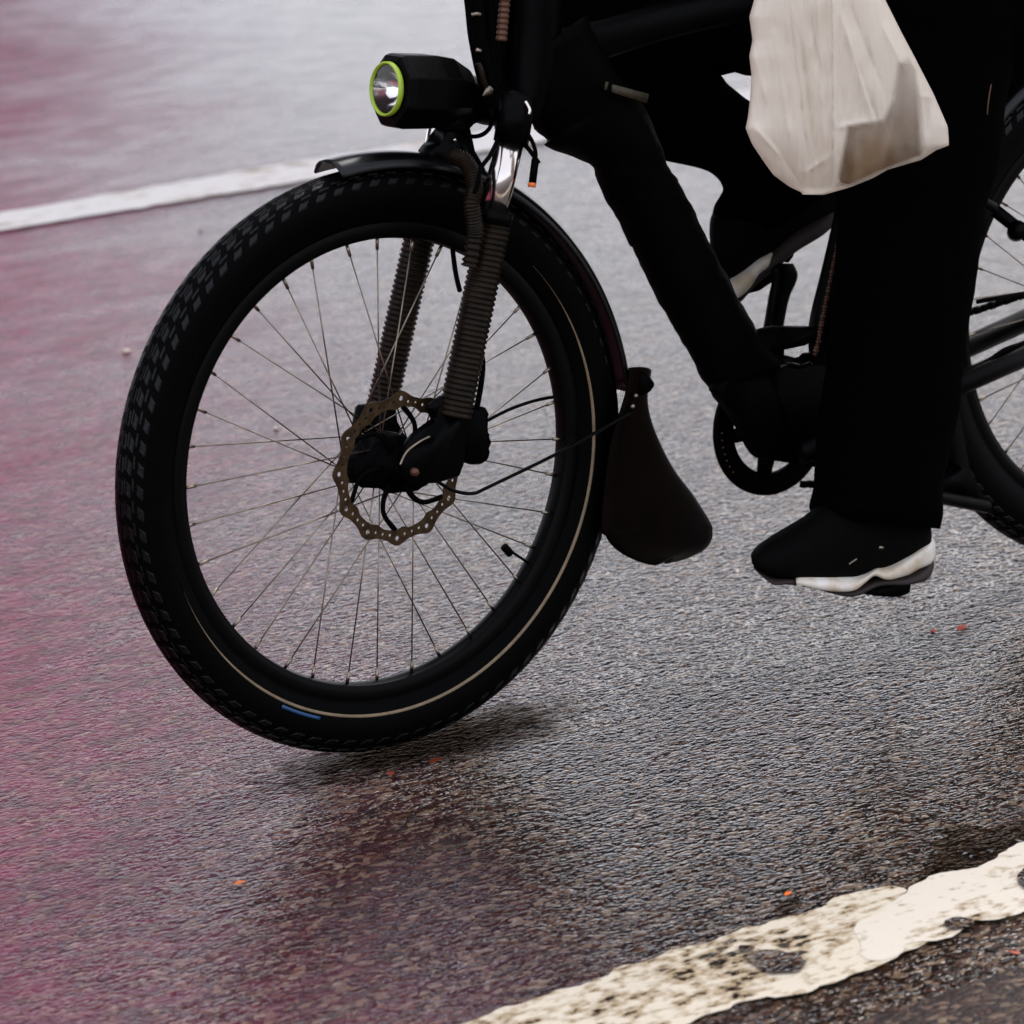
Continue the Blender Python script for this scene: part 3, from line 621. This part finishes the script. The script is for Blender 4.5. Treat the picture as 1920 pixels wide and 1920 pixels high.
# stays
def bar(name, a, b, r, m='black', parent=None): return link(name, tube_bm([at(*a), at(*b)], r, 14), M[m], parent or frame)
bar('chain_stay', (1500, 850, -.05), (2104, 585, -.065), .0155)
bar('chain_stay', (1480, 800, .05), (2040, 548, .065), .015)
bar('seat_stay', (1862, 392, -.05), (2104, 580, -.065), .0085)
bar('seat_stay', (1620, 240, -.045), (1862, 392, -.05), .0085)
link('stay_clamp', tube_bm([at(1908, 430, -.075), at(1905, 436, -.05)], .012, 16), M['black'], frame)
# ---- rear wheel: fender, stays, sprocket
link('rear_fender', lathe_bm(fender_prof(.368, .033), 90, R(20), R(150)), M['fender'], bike).matrix_local = MR
link('rear_hub_motor', lathe_bm([(.001, -.04), (.06, -.04), (.075, -.03), (.078, 0), (.075, .03), (.06, .04), (.001, .04)], 60, closed=False), M['matte'], RWh)
link('sprocket', lathe_bm([(.03, .048), (.047, .048), (.047, .052), (.03, .052)], 48), M['disc'], RWh)
bar('rack_strut', (1832, 566, -.06), (2060, 525, -.07), .0028, parent=bike)
cable('cable', [(1800, 700, -.06), (1850, 678, -.06), (1885, 655, -.06), (1925, 640, -.06), (1990, 600, -.06)], .0030)
bar('kickstand', (1600, 900, -.045), (1850, 950, -.045), .009, parent=bike)
link('chain_guard', slab_bm([(1700, 700), (1790, 740), (1800, 800), (1812, 880), (1845, 935), (1835, 950), (1790, 930), (1748, 926), (1744, 908), (1764, 900), (1776, 890), (1785, 872), (1760, 850), (1720, 840)], -.03, .010, .002), M['matte'], bike)
cb = bmesh.new()
def chain(a, b, o):
    A, B = at(*a, o), at(*b, o); n = int((B-A).length/.0127)
    for i in range(n):
        c = A.lerp(B, (i+.5)/n); rot = (B-A).to_track_quat('X', 'Z').to_matrix()
        box_bm(c, (.0105, .0075 if i % 2 else .0045, .0085), cb, rot)
chain((1395, 912), (2040, 640), .045) if 0 else None
chain((1500, 908), (1760, 906), .045); link('chain', cb, M['matte'], bike)['kind'] = 'stuff'
cb = bmesh.new(); chain((1400, 722), (1990, 530), .045); link('chain', cb, M['matte'], bike)['kind'] = 'stuff'
# chain ring with guard, crank arms, pedals
RC = at(1446, 797, .045); ringm = Matrix.Translation(RC) @ Matrix.Rotation(LEAN, 4, 'X')
cs = empty('crankset', bike, ringm)
link('chain_guard_ring', lathe_bm([(.062, -.003), (.065, -.0045), (.086, -.0045), (.0905, -.003), (.0905, .003), (.086, .0045), (.062, .003)], 96), M['matte'], cs)
sb = bmesh.new()
for k in range(5):
    a = R(-105)+k*R(72); tube_bm([Vector((.012*math.cos(a), 0, .012*math.sin(a))), Vector((.06*math.cos(a), 0, .067*math.sin(a)))], [.014, .009], 8, bm=sb)
link('spider', sb, M['matte'], cs)
gb = bmesh.new()
for k in range(7):
    a = R(176+6.5*k); bmesh.ops.create_icosphere(gb, subdivisions=1, radius=.0016, matrix=Matrix.Translation((.083*math.cos(a), -.0065, .083*math.sin(a))))
link('guard_rivets', gb, M['copper'], cs)
def lc(name, secs, m, **k):
    o = loft(name, secs, m, cs, **k); o.matrix_parent_inverse = ringm.inverted(); return o
lc('crank_arm', [(1461, 494, 1486, 494, .085, .006), (1449, 505, 1494, 512, .085, .008), (1448, 530, 1491, 530, .085, .008), (1442, 560, 1478, 560, .085, .008), (1434, 610, 1467, 612, .085, .009), (1420, 680, 1455, 690, .08, .010), (1395, 780, 1440, 790, .075, .012)], 'black')
lc('crank_arm', [(1590, 1078, 1625, 1086, -.085, .008), (1586, 1040, 1620, 1040, -.085, .009), (1570, 960, 1600, 960, -.085, .009), (1530, 850, 1575, 840, -.08, .012)], 'black')
def pedal(polys, o, th):
    b = bmesh.new()
    for p, oo in polys: slab_bm(p, oo, th, .0015, b)
    p_ = link('pedal', b, M['matte'], cs); p_.matrix_parent_inverse = ringm.inverted()
pedal([([(1372, 530), (1396, 520), (1418, 505), (1445, 490), (1470, 478), (1474, 488), (1440, 508), (1424, 518), (1396, 534), (1398, 541), (1424, 530), (1446, 520), (1446, 532), (1420, 546), (1380, 552)], .10),
       ([(1456, 470), (1465, 462), (1478, 456), (1486, 464), (1482, 478), (1474, 492), (1466, 492), (1474, 474), (1466, 472), (1460, 482), (1460, 495), (1452, 492)], .10),
       ([(1372, 530), (1396, 520), (1418, 505), (1445, 490), (1474, 488), (1446, 532), (1420, 546), (1380, 552)], .17)], 0, .006) if 0 else None
b = bmesh.new()
slab_bm([(1372, 532), (1396, 521), (1393, 537), (1420, 530), (1427, 517), (1418, 506), (1450, 485), (1470, 480), (1448, 520), (1440, 528), (1418, 544), (1395, 550), (1380, 550)], .11, .012, .001, b)
slab_bm([(1455, 470), (1462, 460), (1479, 456), (1487, 466), (1483, 480), (1474, 492), (1468, 490), (1475, 474), (1466, 471), (1458, 482), (1459, 494), (1450, 492)], .11, .012, .001, b)
p_ = link('pedal', b, M['matte'], cs); p_.matrix_parent_inverse = ringm.inverted()
b = bmesh.new()
slab_bm([(1590, 1085), (1640, 1080), (1700, 1078), (1699, 1092), (1701, 1108), (1690, 1112), (1676, 1118), (1640, 1114), (1590, 1108), (1588, 1098), (1606, 1103), (1630, 1106), (1625, 1098), (1607, 1093), (1600, 1090)], -.15, .012, .0015, b)
slab_bm([(1600, 1085), (1700, 1078), (1701, 1108), (1640, 1114), (1600, 1106)], -.085, .012, .0015, b)
tube_bm([at(1650, 1098, -.15), at(1650, 1098, -.08)], .008, 10, bm=b)
p_ = link('pedal', b, M['matte'], cs); p_.matrix_parent_inverse = ringm.inverted()
# ---- handlebar and saddle (above the frame of the photograph)
hb = bmesh.new(); st = at(990, -140, 0); HB = Vector((st.x+.01, st.y, 1.06))
GL, GR = Vector((HB.x+.13, -.33, 1.055)), Vector((HB.x+.13, .40, 1.09))
tube_bm([GR, Vector((HB.x+.02, .25, 1.09)), HB+Vector((0, 0, .02)), Vector((HB.x+.02, -.20, 1.065)), GL], .0125, 14, bm=hb)
tube_bm([at(990, -100, 0), st, HB], [.02, .018, .018], 14, bm=hb); link('handlebar', hb, M['black'], bike)
for G in (GL, GR):
    link('grip', tube_bm([G, G+Vector((-.09, .03 if G is GL else -.03, 0))], .017, 16), M['matte'], bike)
sd = bmesh.new(); SP = Vector((.93, .042, .90))
bmesh.ops.create_uvsphere(sd, u_segments=24, v_segments=12, radius=1, matrix=Matrix.Translation(SP) @ Matrix.Diagonal((.15, .09, .035, 1)))
for v in sd.verts:
    if v.co.x < SP.x: v.co.y = SP.y+(v.co.y-SP.y)*(.35+.65*max(0, 1-(SP.x-v.co.x)/.12))
link('saddle', sd, M['matte'], bike)
link('seat_post', tube_bm([at(1690, -60, 0), SP+Vector((0, 0, -.02))], .0145, 14), M['black'], bike)
rk = bmesh.new(); RKz = .79
for y in (-.06, .06): tube_bm([Vector((.98, y+.03, RKz)), Vector((1.45, y+.03, RKz))], .006, 8, bm=rk)
for x in (1.0, 1.15, 1.3, 1.44): tube_bm([Vector((x, -.03, RKz)), Vector((x, .09, RKz))], .005, 8, bm=rk)
link('rear_rack', rk, M['black'], bike)
# added unseen box on the rack, blocks sky from the road's reflection
dbx = box_bm(Vector((1.24, .075, 1.03)), (.46, .42, .44), bev=.015)
for v in dbx.verts: v.co.x += .02*(v.co.z-.8)
delivery = link('blocker_box', dbx, M['cloth'], smooth=False); tag(delivery, 'added black box on the rack blocking sky from the road reflection', 'box')  # delivery: the added unseen blocker box
# ================================================================== rider
rider = empty('person', None, Matrix.Translation((.75, 0, 0))); tag(rider, 'rider in loose black trousers and black trainers pedalling the bicycle with a white bag', 'person')
def pin(o): o.matrix_parent_inverse = Matrix.Translation((-.75, 0, 0)); return o
def skin_body(name, verts, edges, radii, m, parent, sub=2, root=0):
    me = bpy.data.meshes.new(name); me.from_pydata([tuple(v) for v in verts], edges, []); o = bpy.data.objects.new(name, me); COL.objects.link(o)
    md = o.modifiers.new('skin', 'SKIN'); md.use_smooth_shade = True
    for i, r in enumerate(radii): me.skin_vertices[0].data[i].radius = (r, r) if not isinstance(r, tuple) else r
    me.skin_vertices[0].data[root].use_root = True
    s = o.modifiers.new('sub', 'SUBSURF'); s.levels = sub; s.render_levels = sub
    me.materials.append(m); o.parent = parent; return pin(o)
hip = Vector((.95, .045, .98)); chest = Vector((.80, .06, 1.28)); neck = Vector((.70, .065, 1.47)); head = Vector((.66, .065, 1.60))
kn_n = at(1700, 400, -.12); an_n = at(1648, 960, -.13); kn_f = at(1085, 70, .12); an_f = at(1480, 330, .12)
V = []; E_ = []; RD = []
def v_(p, r, par=None):
    V.append(p); RD.append(r)
    if par is not None: E_.append((par, len(V)-1))
    return len(V)-1
r0 = v_(hip, .13); c1 = v_(Vector((.88, .052, 1.12)), .13, r0); c2 = v_(chest, .14, c1); c3 = v_(neck, .06, c2); h1 = v_(head, .085, c3); h2 = v_(head+Vector((-.01, 0, .10)), .08, h1)
for (s, kn, an, foot) in ((-1, kn_n, an_n, at(1480, 1060, -.13)), (1, kn_f, an_f, at(1390, 490, .13))):
    a = v_(hip+Vector((-.02, s*.09, -.03)), .085, r0); b_ = v_(kn, .055, a); c_ = v_(an+Vector((0, 0, .015)), .024, b_); v_(foot+Vector((0, 0, .012)), .014, c_)
for (s, G) in ((-1, GL), (1, GR)):
    a = v_(Vector((.74, .06+s*.19, 1.40)), .055, c2); el = v_(Vector((.60, .06+s*.28, 1.18)), .042, a); wr = v_(G+Vector((.075, 0, .035)), .026, el); pm = v_(G+Vector((.01, .0, .03)), .030, wr)
    for k in range(4):
        y = -.03+.02*k; a1_ = v_(G+Vector((-.02, y, .026)), .0088, pm); a2_ = v_(G+Vector((-.036, y, .004)), .0085, a1_); v_(G+Vector((-.022, y, -.020)), .0078, a2_)
    t1 = v_(G+Vector((.012, -s*.045, .014)), .0095, pm); v_(G+Vector((-.008, -s*.05, -.016)), .0088, t1)
skin_body('body', V, E_, RD, M['skin'], rider)
jv = [Vector((.97, .045, .90)), Vector((.91, .05, 1.08)), chest, Vector((.72, .065, 1.42)), Vector((.74, -.13, 1.40)), Vector((.60, -.22, 1.18)), GL+Vector((.09, .0, .04)), Vector((.74, .25, 1.40)), Vector((.60, .34, 1.18)), GR+Vector((.09, 0, .04))]
skin_body('jacket', jv, [(0, 1), (1, 2), (2, 3), (2, 4), (4, 5), (5, 6), (2, 7), (7, 8), (8, 9)], [.19, .18, .19, .075, .085, .065, .045, .085, .065, .045], M['cloth'], rider)
skin_body('trouser_seat', [hip+Vector((0, 0, .03)), hip+Vector((-.03, -.09, -.03)), kn_n.lerp(hip, .35)+Vector((0, -.05, 0)), hip+Vector((-.03, .10, -.03)), kn_f.lerp(hip, .4)], [(0, 1), (1, 2), (0, 3), (3, 4)], [.15, .125, .10, .125, .10], M['cloth'], rider)
hb2 = bmesh.new(); bmesh.ops.create_uvsphere(hb2, u_segments=28, v_segments=16, radius=1, matrix=Matrix.Translation(head+Vector((.0, 0, .07))) @ Matrix.Diagonal((.135, .11, .105, 1)))
bmesh.ops.delete(hb2, geom=[v for v in hb2.verts if v.co.z < head.z+.05], context='VERTS'); pin(link('helmet', hb2, M['matte'], rider)).modifiers.new('s', 'SOLIDIFY').thickness = .02
fc = bmesh.new(); tube_bm([head+Vector((-.083, 0, .045)), head+Vector((-.11, 0, .015)), head+Vector((-.09, 0, .005))], [.008, .014, .010], 8, bm=fc)
for s in (-1, 1):
    bmesh.ops.create_uvsphere(fc, u_segments=10, v_segments=8, radius=.012, matrix=Matrix.Translation(head+Vector((-.078, s*.03, .04))))
    bmesh.ops.create_uvsphere(fc, u_segments=10, v_segments=8, radius=1, matrix=Matrix.Translation(head+Vector((0, s*.085, .02))) @ Matrix.Diagonal((.02, .008, .03, 1)))
tube_bm([head+Vector((-.078, -.022, -.035)), head+Vector((-.088, 0, -.037)), head+Vector((-.078, .022, -.035))], [.004, .006, .004], 8, bm=fc)
pin(link('face', fc, M['skin'], rider))
# trousers
def pl(name, secs, m, **k): return pin(loft(name, secs, m, rider, **k))
pl('trouser_leg', [(1690, -330, 1960, -330, -.10, .10), (1650, -150, 1925, -150, -.11, .10), (1632, 0, 1905, 0, -.12, .09), (1622, 60, 1890, 60, -.12, .088), (1612, 150, 1862, 150, -.12, .086), (1600, 300, 1840, 300, -.125, .08), (1598, 410, 1815, 410, -.125, .076), (1590, 550, 1795, 550, -.13, .073), (1572, 700, 1778, 700, -.13, .070),
   (1552, 850, 1757, 850, -.13, .068), (1547, 920, 1746, 915, -.13, .066), (1542, 957, 1744, 965, -.13, .064), (1560, 975, 1742, 990, -.13, .055)], 'cloth', bump=.004, freq=14, n=6, seg=40)
pl('trouser_leg', [(1640, -260, 1600, 60, .10, .08), (1420, -220, 1400, 130, .11, .08), (1250, -170, 1240, 170, .12, .08), (1100, -150, 1080, 215, .12, .075), (1020, -60, 1030, 190, .12, .06)], 'cloth', bump=.004, freq=14, seg=32)
pl('trouser_leg', [(1100, -90, 985, 150, .12, .07), (1210, 40, 1080, 235, .12, .075), (1335, 134, 1235, 291, .12, .07), (1369, 160, 1327, 321, .12, .066), (1407, 189, 1356, 350, .12, .064), (1480, 230, 1345, 380, .12, .062), (1560, 290, 1352, 415, .12, .06), (1575, 350, 1420, 450, .12, .055)], 'cloth', bump=.003, freq=14, n=6, seg=32)
# coat skirt hanging over the far thigh
pl('coat_skirt', [(958, -120, 962, 100, .02, .03), (1080, -200, 1090, 150, .05, .05), (1200, -200, 1215, 160, .06, .06), (1330, -200, 1333, 130, .06, .06), (1430, -200, 1420, 142, .04, .07), (1600, -220, 1600, 120, .0, .09)], 'cloth', bump=.003, freq=14, seg=32)
# shoes
def shoe(upper, mid, sole, seed):
    sh = pin(empty('shoe', rider)); 
    def k(n_, s_, m_, **kw):
        o = loft(n_, s_, m_, sh, **kw); return o
    sh.matrix_parent_inverse = Matrix(); sh.matrix_local = Matrix.Translation((-.75, 0, 0))
    k('shoe_upper', upper, 'shoe', bump=.001, freq=60, n=6, seg=28); k('midsole', mid, 'sole', n=6, seg=28, pw=3.2); k('outsole', sole, 'outsole', n=5, seg=20, pw=3)
    return sh
sh1 = shoe([(1408, 1043, 1409, 1052, -.13, .012), (1418, 1030, 1420, 1064, -.13, .028), (1440, 1014, 1444, 1076, -.13, .038), (1470, 997, 1480, 1083, -.13, .043), (1505, 976, 1520, 1086, -.13, .045), (1541, 950, 1560, 1088, -.13, .045), (1600, 925, 1614, 1085, -.13, .044), (1660, 925, 1664, 1070, -.13, .042), (1710, 930, 1710, 1062, -.13, .038), (1740, 950, 1740, 1045, -.13, .03), (1747, 1000, 1747, 1040, -.13, .015)],
     [(1484, 1068, 1486, 1071, -.135, .040), (1500, 1068, 1500, 1083, -.135, .046), (1530, 1068, 1530, 1091, -.135, .049), (1567, 1069, 1567, 1096, -.135, .050), (1600, 1070, 1600, 1094, -.135, .050), (1625, 1069, 1622, 1088, -.135, .050), (1645, 1061, 1642, 1076, -.135, .050), (1670, 1050, 1670, 1074, -.135, .048), (1705, 1032, 1703, 1070, -.135, .045), (1730, 1019, 1725, 1062, -.135, .040), (1746, 1011, 1745, 1052, -.135, .030), (1754, 1022, 1753, 1042, -.135, .012)],
     [(1411, 1052, 1412, 1058, -.132, .02), (1440, 1068, 1442, 1076, -.132, .036), (1490, 1078, 1488, 1091, -.132, .044), (1540, 1090, 1538, 1101, -.132, .047), (1600, 1090, 1600, 1105, -.132, .047), (1650, 1070, 1650, 1086, -.132, .046), (1700, 1064, 1702, 1079, -.132, .042), (1735, 1050, 1738, 1076, -.132, .034), (1751, 1040, 1751, 1062, -.132, .016)], 1)
sh2 = shoe([(1330, 440, 1335, 500, .13, .02), (1335, 405, 1350, 525, .13, .038), (1365, 385, 1378, 520, .13, .044), (1410, 350, 1415, 500, .13, .045), (1470, 290, 1480, 455, .13, .043), (1530, 290, 1535, 420, .13, .038), (1570, 320, 1578, 395, .13, .026)],
     [(1328, 524, 1340, 553, .132, .035), (1352, 512, 1369, 539, .132, .046), (1385, 492, 1397, 522, .132, .049), (1415, 474, 1420, 502, .132, .048), (1434, 464, 1438, 486, .132, .046), (1446, 458, 1448, 464, .132, .03)],
     [(1335, 545, 1340, 553, .135, .03), (1366, 535, 1371, 541, .135, .044), (1430, 470, 1438, 498, .135, .047), (1480, 420, 1490, 458, .135, .047), (1530, 392, 1540, 427, .135, .044), (1572, 372, 1580, 402, .135, .02)], 2)  # rear sections: midsole heel, its shade put in as the dark outsole colour
pin(link('zip_pull', tube_bm([at(1858, 158, -.205), at(1853, 190, -.207), at(1851, 215, -.207)], .0011, 6), M['copper'], rider))
pin(link('lace', tube_bm([at(1648, 1026, -.180), at(1655, 1027, -.180)], .0022, 6), M['steel'], rider))
pin(link('lace', tube_bm([at(1592, 1058, -.178), at(1600, 1052, -.179), at(1606, 1048, -.178)], .0012, 6), M['steel'], rider))
# ================================================================== bag
bag = empty('plastic_bag'); bag.location = at(1580, 362, -.30); tag(bag, 'crumpled white plastic carrier bag with a brown box inside hanging before the rider leg', 'bag')
OB = -.30
Lf = [(-330, 1492), (-250, 1480), (-150, 1450), (-60, 1424), (0, 1414), (32, 1405), (75, 1411), (105, 1405), (140, 1409), (190, 1406), (222, 1402), (241, 1398), (270, 1410), (300, 1430), (328, 1450), (350, 1480), (362, 1505)]
Rt = [(-330, 1520), (-250, 1540), (-150, 1580), (-60, 1630), (0, 1660), (60, 1690), (107, 1715), (175, 1750), (237, 1777), (262, 1779), (274, 1779), (280, 1758), (300, 1727), (318, 1665), (335, 1635), (352, 1592), (365, 1545)]
def interp(T, y):
    for (a, b_), (c_, d_) in zip(T, T[1:]):
        if a <= y <= c_: return b_+(d_-b_)*(y-a)/(c_-a)
    return T[-1][1]
# crease ridges: (px0,py0,px1,py1,height,width)
CR = [(1525, -120, 1548, 330, .9, 9), (1470, -60, 1500, 330, .5, 9), (1560, -80, 1563, 350, 1.1, 7), (1500, 60, 1530, 300, -.8, 7), (1452, 60, 1485, 290, .45, 8), (1478, 20, 1520, 330, -.6, 6), (1575, 20, 1640, 240, .7, 8), (1590, 0, 1660, 180, -.5, 8),
      (1650, 40, 1700, 140, .55, 9), (1565, 240, 1640, 228, .55, 5), (1722, 130, 1735, 290, .8, 5), (1742, 185, 1735, 265, -.5, 5), (1410, 235, 1470, 300, .5, 6), (1440, 250, 1500, 345, -.4, 7), (1500, 330, 1560, 290, .5, 6), (1560, 360, 1620, 280, .55, 5), (1580, 350, 1650, 285, -.4, 5), (1410, 90, 1440, 200, .4, 7), (1680, 150, 1660, 260, -.45, 6), (1725, 180, 1755, 182, .5, 4), (1700, 20, 1745, 170, .4, 6), (1520, 20, 1545, 180, -.5, 5), (1600, 100, 1655, 250, -.45, 5), (1635, 60, 1645, 200, .4, 6)]
def crease(x, y):
    h = 0
    for a, b_, c_, d_, hh, w in CR:
        ux, uy = c_-a, d_-b_; L2 = ux*ux+uy*uy; t = max(0, min(1, ((x-a)*ux+(y-b_)*uy)/L2)); dx, dy = x-a-t*ux, y-b_-t*uy
        e = math.exp(-math.hypot(dx, dy)/w); fade = min(1, 4*t+.15, 4*(1-t)+.15); h += hh*e*fade
    return h
BOXP = [(1590, 236), (1657, 224), (1676, 184), (1684, 118), (1706, 108), (1718, 130), (1728, 292), (1680, 309), (1640, 326), (1600, 345), (1568, 354)]
def thin(x, y):      # one single clinging layer over the box, several folded layers elsewhere
    ins = False; dmin = 1e9
    for k in range(len(BOXP)):
        (a, b_), (c_, d_) = BOXP[k], BOXP[(k+1) % len(BOXP)]
        if (b_ > y) != (d_ > y) and x < (c_-a)*(y-b_)/(d_-b_)+a: ins = not ins
        L2 = (c_-a)**2+(d_-b_)**2; t = max(0, min(1, ((x-a)*(c_-a)+(y-b_)*(d_-b_))/L2)); dmin = min(dmin, math.hypot(x-a-t*(c_-a), y-b_-t*(d_-b_)))
    k = max(0, min(1, .5+(dmin if ins else -dmin)/9)); lower = .55+.45*max(0, min(1, (y-150)/160))
    return k*lower*(.92+.12*noise.noise(Vector((x*.05, y*.02, 1))))
TH_ = []
bb = bmesh.new(); NY, NX = 150, 120; g1 = []; g2 = []
for j in range(NY+1):
    y = -330+(695)*j/NY; xl, xr = interp(Lf, y), interp(Rt, y); r1 = []; r2 = []
    dd = .055*min(1, max(.12, (y+330)/330))*(1 if y < 250 else max(.25, 1-((y-250)/150)**2*1.6))
    for i in range(NX+1):
        t = i/NX; x = xl+(xr-xl)*t; yy = y
        if j > NY*.72:                       # sag the bottom edge between the corners
            k = (j/NY-.72)/.28
        P = at(x, yy, OB); v = (P-CP).normalized(); e = math.sqrt(max(0, 1-(2*t-1)**2)); 
        h = crease(x, yy)*.0105*min(1, e*2.2)+.0022*noise.noise(Vector((x*.018, yy*.007, 3)))*e+.0010*noise.noise(Vector((x*.06, yy*.03, 7)))*e-.0042*abs(noise.noise(Vector((x*.055+yy*.006, yy*.006, 11))))*e-.0026*abs(noise.noise(Vector((x*.12-yy*.01, yy*.012, 17))))*e
        TH_.append(thin(x, yy)); r1.append(bb.verts.new(P-v*(dd*e**.5+h))); r2.append(None if i in (0, NX) else bb.verts.new(P+v*(dd*e*.8-h*.5)))
    r2[0] = r1[0]; r2[NX] = r1[NX]; g1.append(r1); g2.append(r2)
for g, fl_ in ((g1, 0), (g2, 1)):
    for j in range(NY):
        for i in range(NX):
            f = (g[j][i], g[j][i+1], g[j+1][i+1], g[j+1][i])
            if len(set(f)) == 4: bb.faces.new(f)
for i in range(NX):
    f = [g1[NY][i], g1[NY][i+1], g2[NY][i+1], g2[NY][i]]; f = list(dict.fromkeys(f))
    if len(f) > 2: bb.faces.new(f)
bagm = Matrix.Translation(-bag.location)
def pb(o): o.matrix_parent_inverse = bagm; return o
ids = {v: k for k, v in enumerate([v for row in g1 for v in row])}; bb.verts.ensure_lookup_table()
vals = [TH_[ids[v]] if v in ids else 0.0 for v in bb.verts]
film = pb(link('bag_film', bb, M['bag'], bag)); at_ = film.data.attributes.new('thin', 'FLOAT', 'POINT')
for k, x_ in enumerate(vals): at_.data[k].value = x_
top = at(1505, -325, OB)
pb(link('bag_handle', tube_bm([top, top.lerp(GL, .5)+Vector((0, 0, .01)), GL+Vector((0, -.01, .012)), GL+Vector((-.02, 0, .016)), GL+Vector((-.02, .01, -.01)), top+Vector((.01, .02, 0))], .007, 8), M['bag'], bag))
fbx = slab_bm([(1592, 240), (1655, 228), (1680, 180), (1690, 124), (1703, 118), (1714, 170), (1722, 286), (1680, 300), (1640, 318), (1604, 334), (1580, 344)], OB+.006, .03, .003)
food = link('brown_box', fbx, M['food']); tag(food, 'brown takeaway box showing through the white carrier bag', 'box')
